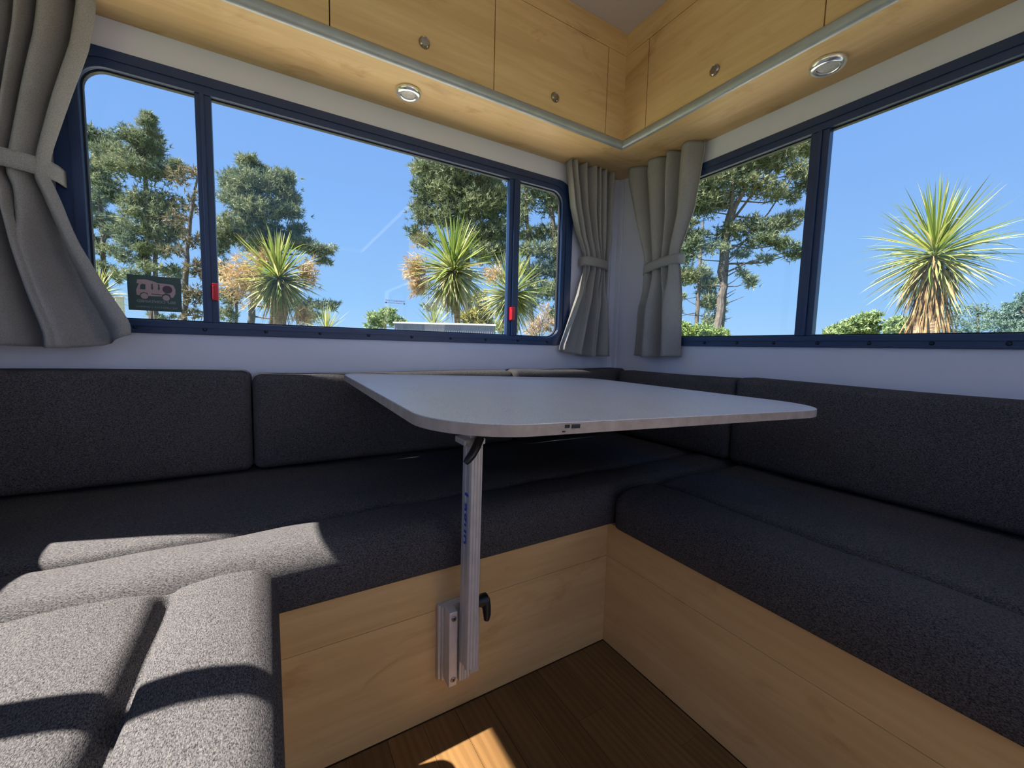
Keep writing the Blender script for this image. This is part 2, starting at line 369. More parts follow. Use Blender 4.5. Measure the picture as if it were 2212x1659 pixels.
# ------------------------------------------------------------------ windows
def window(name, T, g, mull, out=.0495, latches=(), screws=(), ro=.075, ri=.052, sign=1):
    w = empty(name, kind='structure')
    o = rrect(g['u0']-out, g['u1']+out+.008, g['z0']-.0345, g['z1']+.0462, ro, 8); i = rrect(g['u0'], g['u1'], g['z0'], g['z1'], ri, 8)
    F = lambda d: (lambda p: (p[0], d, p[1]))
    MB(T).ring(o, i, F(-.009), F(0.0)).ring(rrect(g['u0']-.010, g['u1']+.010, g['z0']-.010, g['z1']+.010, ri+.006, 8), i, F(0), F(.022)).build('frame', 'frame_haze_navy', w, bevel=.0018)
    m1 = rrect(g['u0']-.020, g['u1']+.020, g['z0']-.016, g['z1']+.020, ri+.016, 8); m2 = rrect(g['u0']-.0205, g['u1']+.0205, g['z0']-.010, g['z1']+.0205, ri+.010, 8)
    MB(T).ring(m1, m2, F(-.013), F(-.009)).build('frame_bead', 'frame_haze_navy', w, bevel=.001)
    MB(T).ring(rrect(g['u0']-.002, g['u1']+.002, g['z0']-.002, g['z1']+.002, ri+.002, 8), rrect(g['u0']+.004, g['u1']-.004, g['z0']+.004, g['z1']-.004, ri-.004, 8), F(.005), F(.018)).build('gasket', 'gasket_rubber', w)
    ed = [g['u0']]
    for a, b in mull:
        mm = MB(T); c = (a+b)/2
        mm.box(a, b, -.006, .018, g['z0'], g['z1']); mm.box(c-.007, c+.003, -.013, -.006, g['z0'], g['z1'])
        mm.build('mullion', 'frame_haze_navy', w, bevel=.0015); ed += [a, b]
    ed.append(g['u1'])
    for a, b in zip(ed[::2], ed[1::2]):
        MB(T).box(a-.004, b+.004, .010, .013, g['z0']-.006, g['z1']+.006).build('pane', 'window_glass', w)
    for u, z in screws:
        MB(T).lathe([(.0052, -.009), (.0052, -.0105), (.0036, -.0125), (.001, -.013)], lambda a, b, h: (u+a, h, z+b), 12).build('screw', 'frame_screw', w)
    for u, z0, z1, wd in latches:
        l = MB(T); l.box(u-wd/2, u+wd/2, -.022, -.006, z0, z1); l.box(u-wd/2+.001, u-wd/2+.005, -.027, -.022, z0+.002, z1-.008)
        q = l.build('latch', 'red_plastic', w, bevel=.0025, seg=3); q['label'] = 'red plastic window latch'
    return w
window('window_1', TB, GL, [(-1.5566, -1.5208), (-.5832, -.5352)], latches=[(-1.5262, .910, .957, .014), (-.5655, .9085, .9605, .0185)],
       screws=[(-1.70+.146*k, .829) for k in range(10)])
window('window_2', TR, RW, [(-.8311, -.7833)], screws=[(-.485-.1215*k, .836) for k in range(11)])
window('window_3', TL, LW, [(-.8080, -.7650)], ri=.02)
window('fill_window_4', TR, FILL_WIN, [(-3.45, -3.41)])
window('fill_window_5', TL, FILL_WIN, [(-3.45, -3.41)])

# stickers on the back window: print faces outward, so it reads mirrored from inside
TXT = {}
def text_mesh(s, size):
    cu = bpy.data.curves.new('lettering', 'FONT'); cu.body = s; cu.size = size; cu.align_x = 'CENTER'; cu.align_y = 'CENTER'; cu.extrude = 0.0002
    cu.offset = 0.00025 if size > .008 else 0.0
    ob = bpy.data.objects.new('tmp', cu); col.objects.link(ob)
    dg = bpy.context.evaluated_depsgraph_get(); me = bpy.data.meshes.new_from_object(ob.evaluated_get(dg))
    bpy.data.objects.remove(ob); bpy.data.curves.remove(cu); return me
def place_text(name, s, size, wd, fn, mat, parent):
    """fn maps text-plane (a right, b up, n out of the print) to the world"""
    me = text_mesh(s, size); v = np.array([q.co[:] for q in me.vertices]); k = wd/(v[:, 0].max()-v[:, 0].min())
    for q in me.vertices: q.co = fn(q.co.x*k, q.co.y, q.co.z)
    me.materials.clear(); me.update(); return link(name, me, mat, parent)
sy = .0085
st = empty('window_sticker', (-1.6595, sy, .919), label='dark green camping sticker, mirrored, at the foot of the small back window pane', cat='sticker')
c = [on_y(270, 592, sy), on_y(387.5, 600, sy), on_y(393.5, 674, sy), on_y(277, 669, sy)]
x0, x1, z0, z1 = -1.7140, -1.6045, .8735, .9650
MB().box(x0, x1, sy, sy+.0015, z0, z1).build('backing', 'sticker_green', st)
sw, sh = x1-x0, z1-z0
U = lambda a, b: (x0+a*sw, sy-.0006, z0+(1-b)*sh)       # a right, b down, as seen from inside
def flat(name, poly, mat, lift, parent=st):
    lo = lambda p: (x0+p[0]*sw, sy-.0006-lift, z0+(1-p[1])*sh); hi = lambda p: (x0+p[0]*sw, sy-.00005, z0+(1-p[1])*sh)
    return MB().prism(poly, lo, hi).build(name, mat, parent)
circ = lambda cx, cy, r, n=18, k=sw/sh: [(cx+r*math.cos(2*PI*i/n), cy+r*k*math.sin(2*PI*i/n)) for i in range(n)]
camper = flat('camper_picture', [(.18, .13), (.33, .11), (.45, .14), (.56, .19), (.78, .20), (.85, .22), (.89, .34), (.885, .47), (.84, .58), (.80, .585), (.78, .50), (.70, .47), (.63, .52), (.62, .57), (.37, .575), (.36, .50), (.29, .47), (.23, .51), (.215, .575), (.16, .565), (.155, .42), (.19, .30), (.215, .235), (.17, .235)], 'sticker_pink', 0)
flat('camper_picture_window', [(.225, .40), (.235, .28), (.265, .245), (.33, .25), (.325, .40)], 'sticker_green', .0003)
flat('camper_picture_badge', circ(.735, .36, .095), 'sticker_plum', .0003)
flat('camper_picture_wheel', circ(.30, .585, .068), 'sticker_pink', .0002); flat('camper_picture_wheel', circ(.705, .605, .068), 'sticker_pink', .0002)
for q in (.45, .575): flat('camper_picture_person', [(q-.02, .36), (q-.012, .27), (q-.018, .235), (q, .22), (q+.018, .235), (q+.012, .27), (q+.02, .36), (q, .40)], 'sticker_green', .0003)
flat('camper_picture_step', [(.43, .50), (.62, .51), (.62, .535), (.43, .525)], 'sticker_plum', .0003)
mir = lambda cx, cz: (lambda a, b, n: (cx-a, sy-.0005-n, cz+b))
place_text('lettering', 'SELF CONTAINED', .0095, .080, mir(x0+.52*sw, z0+.265*sh), 'sticker_text', st)
place_text('lettering', 'NZ LIFESTYLE CAMPING', .0072, .084, mir(x0+.52*sw, z0+.105*sh), 'sticker_text', st)
s2 = empty('exit_sticker', (-1.02, sy, .943), label='tiny faint pink emergency exit marking on the big middle pane', cat='sticker')
place_text('lettering', 'EMERGENCY EXIT', .008, .066, mir(-1.0235, .9500), 'sticker_red', s2)
MB().box(-1.058, -.988, sy-.0007, sy, .9425, .9435).prism([(-1.060, .943), (-1.052, .9402), (-1.052, .9458)], lambda p: (p[0], sy-.0007, p[1]), lambda p: (p[0], sy, p[1])).prism([(-.986, .943), (-.994, .9402), (-.994, .9458)], lambda p: (p[0], sy-.0007, p[1]), lambda p: (p[0], sy, p[1])).build('arrow', 'sticker_red', s2)

# ------------------------------------------------------------------ overhead cabinets
D1, D2, ZC, ZT, ZD = .2166, .2083, 1.5715, 1.6047, 1.9120
prof = [(0, 0)] + [(.013*math.sin(PI*t/8)**.8, .0332*(1-math.cos(PI*t/8))/2) for t in range(1, 8)] + [(0, .0332)]
def knob(u, z, T, parent):
    MB(T).lathe([(.0165, 0), (.0165, .003), (.0150, .0065), (.0125, .0085), (.0115, .0078), (.004, .0085), (.0005, .0088)], lambda a, b, h: (u+a, -h, z+b), 28).build('knob', 'satin_nickel', parent, smooth=True)
def cabinet(label, T, depth, doors, filler, u_end, mit, wood):
    r = empty('overhead_cabinet', label=label, cat='cabinet')
    K = lambda p: T((p[0], p[1]-depth, p[2]))
    MB(K).box(u_end, filler[1] if mit == 0 else filler[1], 0.0005, depth-.001, ZC, ZC+.012).build('bottom_panel', wood, r)
    if mit == 0: MB(T).box(-D2, -.001, -D1, -.001, ZC, ZC+.012).build('bottom_panel', wood, r)
    MB(K).box(u_end, filler[1], 0, .014, ZD+.001, CEIL-.0005).build('top_rail', wood, r)
    MB(K).box(filler[0]+.0012, filler[1], 0, .014, ZT-.004, ZD-.0006).build('filler_panel', wood, r)
    MB(K).box(u_end, filler[1], .0145, .022, ZC+.012, CEIL-.001).build('gap_backing', 'gap_shade', r)  # thin dark sheet standing in for shade behind the doors
    for a, b, ku in doors:
        d = MB(K).box(a+.0014, b-.0014, -.0005, .0135, ZT+.0028, ZD-.0010).build('door', wood, r, bevel=.0008, seg=1)
        if ku is not None: knob(ku, 1.6605, lambda p: K((p[0], p[1]-.0005, p[2])), d)
    other = D2 if mit == 0 else D1
    MB(K).prism(prof, lambda p: (u_end, -p[0], ZC+p[1]), lambda p: (-other-p[0], -p[0], ZC+p[1])).build('edge_trim', 'trim_aluminium', r, smooth=True)
    return r
cabinet('long maple overhead cabinet above the back window', TB, D1, [(-.773, -.2986, -.536), (-1.249, -.773, -1.0), (-1.724, -1.249, -1.486), (-2.03, -1.724, None)], (-.2986, -D2), XL, 0, 'maple_x')
cabinet('maple overhead cabinet above the right side window', TR, D2, [(-.884, -.3266, -.594), (-1.441, -.884, -1.162), (-1.999, -1.441, -1.72), (-2.56, -1.999, None)], (-.3266, -D1), -2.56, 1, 'maple_y')
for (lx, ly), r_, lb in (((-1.017, -.121), .039, 'round chrome downlight under the back overhead cabinet'), ((-.110, -.8565), .042, 'round chrome downlight under the right overhead cabinet')):
    dl = empty('downlight', (lx, ly, ZC), label=lb, cat='light')
    P = lambda a, b, h: (lx+a, ly+b, ZC-h)
    MB().lathe([(r_, 0), (r_, .004), (r_*.97, .0085), (r_*.86, .0125), (r_*.70, .0140), (r_*.58, .0120), (r_*.56, .006), (r_*.56, .001)], P, 40).build('ring', 'chrome', dl, smooth=True)
    MB().lathe([(r_*.55, .002), (r_*.55, .0085), (r_*.3, .0100), (r_*.05, .0104)], P, 32).build('lens', 'lens_plastic', dl, smooth=True)

# ------------------------------------------------------------------ bench bases
ZB, B1, B2, BL = .336, .6525, .6256, -1.420
def base(label, fn, boards):
    r = empty('bench_base', label=label, cat='bench')
    fn(r); return r
r = empty('bench_base', label='low maple bench base under the back seat, carrying the table bracket', cat='bench')
for z0, z1 in ((0.0005, .2430), (.2440, ZB)): MB().box(BL+.016, -B2-.0005, -B1, -B1+.016, z0, z1).build('front_panel', 'maple_x', r)
MB().box(XL+.001, -.001, -B1+.017, -.001, ZB-.016, ZB-.001).build('top_board', 'maple_x', r)
r = empty('bench_base', label='low maple bench base under the right seat', cat='bench')
for z0, z1 in ((0.0005, .2445), (.2455, ZB)): MB().box(-B2, -B2+.016, -2.30, -B1+.016, z0, z1).build('front_panel', 'maple_y', r)
MB().box(-B2+.017, -.001, -2.30, -B1-.001, ZB-.016, ZB-.001).build('top_board', 'maple_y', r)
r = empty('bench_base', label='low maple bench base under the near left seat', cat='bench')
for z0, z1 in ((0.0005, .2445), (.2455, ZB)): MB().box(BL-.016, BL, -2.30, -B1+.016, z0, z1).build('front_panel', 'maple_y', r)
MB().box(XL+.001, BL-.017, -2.30, -B1-.001, ZB-.016, ZB-.001).build('top_board', 'maple_y', r)

# ------------------------------------------------------------------ cushions
def rbox(name, b, r, mat, steps, disp=None, parent=None, extra=((), (), ())):
    """soft box: rounded edges and corners, fine grid, shaped further by disp(P) on the points"""
    L = []
    for a in range(3):
        lo, hi = b[a]; n = max(2, int((hi-lo-2*r)/steps[a]))
        g = list(np.linspace(lo, lo+r, 6)) + list(np.linspace(lo+r, hi-r, n+1)) + list(np.linspace(hi-r, hi, 6)) + [e for e in extra[a]]
        L.append(np.unique(np.round(np.array(g), 5)))
    idx = {}; V = []; F = []
    def vid(p):
        k = tuple(np.round(p, 5))
        if k not in idx: idx[k] = len(V); V.append(p)
        return idx[k]
    for a in range(3):
        u, v = [q for q in range(3) if q != a]
        for s in (0, 1):
            for i in range(len(L[u])-1):
                for j in range(len(L[v])-1):
                    q = []
                    for du, dv in ((0, 0), (1, 0), (1, 1), (0, 1)):
                        p = [0, 0, 0]; p[a] = b[a][s]; p[u] = L[u][i+du]; p[v] = L[v][j+dv]; q.append(vid(tuple(p)))
                    F.append(q if s else q[::-1])
    P = np.array(V, float); lo = np.array([q[0]+r for q in b]); hi = np.array([q[1]-r for q in b])
    Q = np.clip(P, lo, hi); D = P-Q; n = np.linalg.norm(D, axis=1, keepdims=True); P = Q + D/np.maximum(n, 1e-9)*r
    if disp is not None: P = disp(P)
    me = bpy.data.meshes.new(name); me.from_pydata(P.tolist(), [], F); me.update()
    bm = bmesh.new(); bm.from_mesh(me); bmesh.ops.recalc_face_normals(bm, faces=bm.faces); bm.to_mesh(me); bm.free()
    me.polygons.foreach_set('use_smooth', [True]*len(me.polygons))
    return link(name, me, mat, parent)
sm = lambda x: np.clip(x, 0, 1)**2*(3-2*np.clip(x, 0, 1))
def seat(label, b, front, mat, fab_axis, seam=.150, ph=0.0, wide=.010):
    """front: (axis, value, sign): the face a sitter's legs hang over; a sewn-in groove runs parallel to it"""
    ax, val, sg = front; al = 1-ax
    def disp(P):
        d = (val-P[:, ax])*sg; t = sm((P[:, 2]-b[2][0]-.045)/.05); s = P[:, al]
        sp = seam + .006*np.sin(s*5+ph)
        ed = np.minimum(s-b[al][0], b[al][1]-s); fade = sm(ed/.03)
        wd_ = np.where(d > sp, wide, .0065)
        dz = -.024*np.exp(-((d-sp)/wd_)**2)*fade - .006*np.exp(-((d-sp)/.03)**2)*fade
        dz += .006*np.sin(np.clip(d/seam, 0, 1)*PI)*fade + .005*np.exp(-((d-sp-.09)/.07)**2)*fade
        dz += .0022*np.sin(s*13+d*9+ph)*np.sin(d*17+1+ph) + .0014*np.sin(s*31+ph)*np.exp(-((d-sp)/.04)**2)
        dz += -.006*np.clip(1-d/.06, 0, 1)**2
        P[:, 2] += dz*t
        front_face = np.exp(-(d/.02)**2); zz = (P[:, 2]-b[2][0])/(b[2][1]-b[2][0])
        P[:, ax] += sg*front_face*(.006*np.sin(np.clip(zz, 0, 1)*PI))
        P[:, 2] = np.maximum(P[:, 2], ZB+.0008)
        return P
    ex = [[], [], []]; ex[ax] = [val-sg*(seam+q) for q in np.linspace(-.032, .032, 21)]
    st_ = [.025, .025, .02]; st_[al] = .02
    o = rbox('seat_cushion', b, .032, mat, st_, disp, extra=ex)
    return tag(o, label, 'cushion')
ZS0, ZS1 = .308, .437
seat('dark charcoal seat cushion along the back wall, under the back window', [(XL+.004, -.004), (-.660, -.006), (ZS0, ZS1)], (1, -.660, -1), 'charcoal_fabric_x', 'x', .145, 0.3)
seat('dark charcoal seat cushion along the right wall', [(-.632, -.004), (-2.28, -.670), (ZS0, ZS1)], (0, -.632, -1), 'charcoal_fabric_y', 'y', .160, 1.3)
seat('sunlit grey seat cushion nearest the camera on the left', [(XL+.004, -1.405), (-2.28, -.670), (ZS0, ZS1+.002)], (0, -1.405, 1), 'charcoal_fabric_y', 'y', .138, 2.1, .013)
def back(label, b, mat, ax, sg, top_t):
    """backrest cushion, thinner at the top; its face bulges a little"""
    al = 1-ax
    def disp(P):
        z = (P[:, 2]-b[2][0])/(b[2][1]-b[2][0]); front = b[ax][0] if sg < 0 else b[ax][1]; rear = b[ax][1] if sg < 0 else b[ax][0]
        th = abs(front-rear); f = np.abs(P[:, ax]-rear)/th
        k = 1-(1-top_t)*sm(z); P[:, ax] = rear + sg*f*th*k
        ed = np.minimum(P[:, al]-b[al][0], b[al][1]-P[:, al]); ff = np.clip(f, 0, 1)**3
        P[:, ax] += sg*ff*(.010*np.sin(np.clip(z, 0, 1)*PI)*sm(ed/.08) + .002*np.sin(P[:, al]*11+z*5))
        P[:, 2] += .003*np.sin(P[:, al]*6+b[al][0]*9)*sm((z-.5)*2)
        return P
    o = rbox('back_cushion', b, .022, mat, [.03, .03, .03], disp)
    return tag(o, label, 'cushion')
back('dark backrest cushion at the left end of the back wall', [(XL+.004, -1.4475), (-.126, -.003), (.4440, .720)], 'charcoal_fabric_x', 1, -1, .86)
back('dark backrest cushion in the middle of the back wall, behind the table', [(-1.4445, -.602), (-.126, -.003), (.4440, .709)], 'charcoal_fabric_x', 1, -1, .86)
back('short dark backrest cushion of the back wall next to the corner', [(-.599, -.004), (-.126, -.003), (.4440, .717)], 'charcoal_fabric_x', 1, -1, .86)
back('dark backrest cushion on the right wall next to the corner', [(-.115, -.003), (-.6600, -.1420), (.4450, .716)], 'charcoal_fabric_y', 0, -1, .86)
back('long dark backrest cushion at the near end of the right wall', [(-.115, -.003), (-2.20, -.6630), (.4440, .719)], 'charcoal_fabric_y', 0, -1, .86)
back('dark backrest cushion on the left wall beside the sunlit seat', [(XL+.003, XL+.104), (-2.20, -.14), (.4445, .719)], 'charcoal_fabric_y', 0, 1, .78)

# ------------------------------------------------------------------ table on its swivel post
tb = empty('pedestal_table', (-1.065, -.712, .15), label='pale grey laminate table on a single aluminium post clamped to the bench', cat='table')
TH = -.027; ctr = np.array([-.86, -.55, .6981]); ex = np.array([math.cos(TH), math.sin(TH), -.0287]); ey = np.array([-math.sin(TH), math.cos(TH), .0022])
ez = np.cross(ex, ey); ez /= np.linalg.norm(ez)
TT = lambda p: tuple(ctr + ex*p[0] + ey*p[1] + ez*p[2])
poly = rrect(-.3669, .6050, -.4607, .4330, (.125, .17, .09, .06), 14)
shrink = lambda p, k: (p[0]+(0.1225-p[0])*k, p[1]+(-.0153-p[1])*k)
top = MB(TT); n = len(poly)
top.prism(poly, lambda p: (*shrink(p, .003), 0), lambda p: (*shrink(p, .003), -.0012))
top.build('table_top', 'table_laminate', tb)
MB(TT).prism(poly, lambda p: (*p, -.0009), lambda p: (*p, -.0160)).build('table_edge', 'table_edge_band', tb, smooth=True)
pa = on_y(1105, 931, -1.005)
sc_ = MB(TT)
for (a0, a1, b0, b1) in ((-.195, -.187, -.0075, -.0030), (-.184, -.1695, -.0085, -.0030), (-.199, -.194, -.0130, -.0110)): sc_.box(a0, a1, -.4613, -.4600, b0, b1)
sc_.build('scuff_mark', 'edge_scuff', tb)
px0, px1, py0, py1 = -1.0785, -1.0520, -.7320, -.6950
def sect():
    o = [(px0, py1), (px0, py1-.012), (px0+.0015, py1-.0135), (px0+.0015, py0+.008), (px0, py0+.0065), (px0+.002, py0)]
    for q in (.25, .5, .75):
        c = px0+(px1-px0)*q; o += [(c-.002, py0), (c-.001, py0+.0014), (c+.001, py0+.0014), (c+.002, py0)]
    return o + [(px1-.002, py0), (px1, py0+.003), (px1, py1)]
lean = lambda z: .004*(z-.15)/.46
MB().prism(sect(), lambda p: (p[0]+lean(.150), p[1], .150+.5*max(0, 0)), lambda p: (p[0]+lean(.612), p[1], .612)).build('post', 'aluminium', tb)
TP = lambda a, b, n_: (px0-.00035+.0028-n_, 0, 0)
# maker's lettering down the left face of the post
zt = .512
place_text('lettering', 'Lagun', .030, .105, lambda a, b, n_: (px0+lean(zt+.0-a)-.0002-n_, (py0+py1)/2+.002-b*.9, zt-.0525-a), 'blue_print', tb)
# swivel head, lever, arm up to the underside of the top
hd = MB(); hd.box(px0-.012, px1+.006, py0-.004, py1+.006, .612, .624); hd.box(px0+.002, px1+.002, py0, py1, .624, .668)
hd.build('swivel_head', 'aluminium', tb, bevel=.002)
MB().box(-1.13, -.90, -.80, -.62, .668, .6755).build('support_plate', 'aluminium', tb, bevel=.002)
lv = MB(); lp = [on_y(1036, 948, -.750), on_y(1029, 965, -.757), on_y(1020, 982, -.762), on_y(1011, 994, -.764), on_y(1005, 1001, -.764)]
lv.tube([(px1-.004, -.731, .621)] + lp, [.008, .0085, .0085, .0080, .0072, .0050], 12)
lv.build('lever', 'black_plastic', tb, smooth=True)
# wall bracket on the bench front with its screws and clamp knob
br = MB(); br.box(-1.1120, -1.0205, -.6640, -.6530, .0930, .2580); br.box(-1.1060, -1.0260, -.6700, -.6640, .0930, .2580)
br.build('bracket_plate', 'aluminium', tb, bevel=.001)
jw = MB(); jw.box(-1.1015, -1.0835, -.6990, -.6702, .0980, .2600); jw.build('bracket_jaw', 'aluminium', tb, bevel=.0012)
jw = MB(); jw.box(-1.0835, -1.0790, -.6900, -.6702, .0980, .2300); jw.box(-1.0760, -1.0525, -.6940, -.6702, .0980, .1500)
for q in (-1.0710, -1.0655, -1.0590): jw.box(q, q+.0025, -.6965, -.6940, .0980, .1480)
jw.build('bracket_channel', 'aluminium', tb, bevel=.0006, seg=1)
jw = MB(); jw.box(-1.0480, -1.0270, -.6880, -.6702, .0980, .2580); jw.build('bracket_jaw', 'aluminium', tb, bevel=.0012)
for (qx, qz, qy) in ((-1.0915, .2460, -.6990), (-1.0920, .1130, -.6990), (-1.0370, .1210, -.6880)):
    s_ = MB().lathe([(.0056, 0), (.0056, .0012), (.0045, .0022), (.001, .0024)], lambda a, b, h: (qx+a, qy-h, qz+b), 16).build('screw', 'screw_steel', tb, smooth=True)
    MB().box(qx-.0022, qx+.0022, qy-.0030, qy-.0022, qz-.0022, qz+.0022).build('recess_shade', 'socket_shade', s_)  # raised dark square painted as the shade in the screw socket
kn = MB(); kn.tube([(-1.052, -.703, .268), (-1.038, -.703, .268), (-1.030, -.703, .268), (-1.021, -.703, .2675), (-1.018, -.703, .267)], [.010, .010, .0145, .0145, .010], 16)
kn.tube([(-1.0255, -.705, .270), (-1.024, -.712, .258), (-1.0245, -.716, .242), (-1.026, -.717, .232)], [.0120, .0095, .0080, .0055], 12)
kn.build('clamp_knob', 'black_plastic', tb, smooth=True)

# ------------------------------------------------------------------ curtains
def curtain(label, plane, eL, eR, hem, tie, nf, amp, d0, ph, seed, mat='curtain_fabric'):
    """plane 'back' or 'right'; eL/eR: pixel outlines of the two vertical edges, unprojected to the curtain's own plane"""
    if plane == 'back':
        conv = lambda p: (on_y(p[0], p[1], -d0)[0], on_y(p[0], p[1], -d0)[2]); T = lambda u, d, z: np.stack([u, -d, z], -1)
    else:
        conv = lambda p: (on_x(p[0], p[1], -d0)[1], on_x(p[0], p[1], -d0)[2]); T = lambda u, d, z: np.stack([-d, u, z], -1)
    A = np.array(sorted([conv(p)[::-1] for p in eL])); B = np.array(sorted([conv(p)[::-1] for p in eR]))
    nz, nu = 90, 200
    h = np.array([conv(p) for p in hem]); h = h[np.argsort(h[:, 0])]
    s = np.linspace(0, 1, nz)[:, None]; u = np.linspace(0, 1, nu)[None, :]
    ztop = ZC - .0015
    ulo, uhi = np.interp(h[:, 1].mean(), A[:, 0], A[:, 1]), np.interp(h[:, 1].mean(), B[:, 0], B[:, 1])
    zh = np.interp(ulo + (uhi-ulo)*u[0], h[:, 0], h[:, 1])[None, :]
    Z = ztop + (zh-ztop)*s
    def sp(zz, E):                                  # smooth edge curve
        return np.interp(zz, E[:, 0], E[:, 1])
    zc = ztop + (h[:, 1].mean()-ztop)*s
    a = sp(zc, A); b = sp(zc, B)
    kern = np.ones(3)/3
    for q in (a, b):
        q[1:-1, 0] = np.convolve(q[:, 0], kern, 'valid')
    U = a + (b-a)*u
    zt = tie
    near = np.exp(-((zc-zt)/.10)**2)
    rs = np.random.default_rng(seed)
    warp = u + .035*np.sin(2*PI*u*1.5+ph) + .02*np.sin(2*PI*u*3.1+1.7*ph)
    fold = .5+.5*np.cos(2*PI*nf*warp+ph)
    fold = fold**.6
    low = .5+.5*np.cos(2*PI*nf*.55*warp+ph*1.3)
    belowt = sm((zt-zc)/.18)
    f = fold*(1-.75*belowt) + low*.95*belowt
    wid = np.abs(b-a); a0 = np.abs(a[0]-b[0])
    D = d0 + amp*(f-.5)*(1+.3*belowt-.45*near) + .012*near*np.sin(PI*u) + .0025*np.sin(9*u+zc*14+ph)
    D = np.maximum(D, .017)
    P = T(U + 0*D, D, Z + 0*U)
    o = grid_mesh('curtain', P, mat)
    m = o.modifiers.new('cloth', 'SOLIDIFY'); m.thickness = .0024; m.offset = 0
    tag(o, label, 'curtain')
    # tieback: a flat band wrapped round the gathered cloth
    i = int(np.argmin(np.abs(zc[:, 0]-zt))); nb = 60; t = np.linspace(0, 1, nb)
    ua, ub = a[i, 0], b[i, 0]; mid = (ua+ub)/2; hw = abs(ub-ua)/2+.006
    dm = float(D[i].max())+.004
    hh = .019
    rows = []
    for zz, off in ((zt-hh, .0), (zt-hh*.5, .0015), (zt+hh*.5, .0015), (zt+hh, .0)):
        ang = np.linspace(PI*1.02, -PI*.02, nb)
        uu = mid + hw*np.cos(ang); dd = .014 + (dm-.014+off)*np.clip(np.sin(ang), 0, 1)**.45
        rows.append(T(uu, dd, zz + .0*uu + (-.012*np.cos(ang) if plane == 'right' else -.006*np.cos(ang))))
    q = grid_mesh('tieback', np.array(rows), mat, o)
    m = q.modifiers.new('cloth', 'SOLIDIFY'); m.thickness = .003; m.offset = 0
    return o
curtain('narrow grey curtain tied at the right end of the back window, beside the corner', 'back',
        [(1227.6, 359.5), (1235.7, 447), (1248.7, 509), (1262, 548), (1262, 587), (1248.7, 633), (1229, 691), (1208, 755)],
        [(1320, 389), (1313.8, 503), (1309, 565), (1309, 665), (1313.8, 769)],
        [(1208, 757), (1240, 766), (1275, 770), (1313, 769)], 1.172, 6, .050, .043, 0.2, 1)
curtain('grey curtain tied at the corner end of the right side window', 'right',
        [(1516.7, 317), (1499, 419), (1495, 448), (1468, 537), (1465, 556), (1467, 581), (1464, 656), (1462.5, 770)],
        [(1357.8, 395), (1375.7, 486), (1393, 555), (1393, 590), (1392, 600), (1382, 665), (1372, 768)],
        [(1372, 768), (1400, 772), (1462, 770)], 1.145, 4.1, .048, .042, 2.9, 2)
curtain('wide grey curtain tied back at the left end of the back window', 'back',
        [(-155, -30), (-155, 340), (-120, 372), (-155, 420), (-170, 740)],
        [(209, 27), (193, 116), (159, 212), (118, 337), (112, 362), (108, 395), (145, 463), (193, 559), (241, 641), (296, 722)],
        [(-170, 742), (0, 745), (106, 751), (150, 752), (212, 747), (299, 723)], 1.176, 5.2, .066, .066, 1.1, 3)

# ------------------------------------------------------------------ outside
GZ = -0.95
gd = MB().box(-160, 160, -160, 200, GZ-.2, GZ).build('ground', 'gravel_ground'); tag(gd, kind='structure')
tag(MB().box(-2.4, 2.2, -5.2, 3.0, GZ+.001, GZ+.03).build('bounce_slab', 'bounce_concrete'), kind='structure')  # unseen pale slab added to bounce sunlight up through the windows

def needles(centres, dirs, ln, wd, per, rs, spread=.7):
    """tufts of tapered needles: three-cornered blades round each tuft's own direction"""
    n = len(centres); C_ = np.repeat(centres, per, 0); D_ = np.repeat(dirs, per, 0)
    d = D_ + spread*rs.normal(size=(n*per, 3)); d /= np.linalg.norm(d, axis=1, keepdims=True)
    s = np.cross(d, rs.normal(size=(n*per, 3))); s /= np.linalg.norm(s, axis=1, keepdims=True)
    L_ = ln*rs.uniform(.6, 1.2, size=(n*per, 1)); w_ = wd*rs.uniform(.7, 1.3, size=(n*per, 1))
    base_ = C_ + .10*ln*rs.normal(size=(n*per, 3))
    V = np.stack([base_ - s*w_*.5, base_ + s*w_*.5, base_ + d*L_], 1).reshape(-1, 3)
    return V
def tri_mesh(name, V, mat, parent, origin):
    me = bpy.data.meshes.new(name); V = V - np.array(origin); n = len(V)//3
    me.vertices.add(n*3); me.vertices.foreach_set('co', V.astype(np.float32).ravel())
    me.loops.add(n*3); me.loops.foreach_set('vertex_index', np.arange(n*3, dtype=np.int32))
    me.polygons.add(n); me.polygons.foreach_set('loop_start', np.arange(0, n*3, 3, dtype=np.int32))
    me.polygons.foreach_set('loop_total', np.full(n, 3, dtype=np.int32)); me.update(calc_edges=True); me.validate()
    o = link(name, me, mat, parent); o.matrix_parent_inverse = Matrix(); o['kind'] = 'stuff'; return o

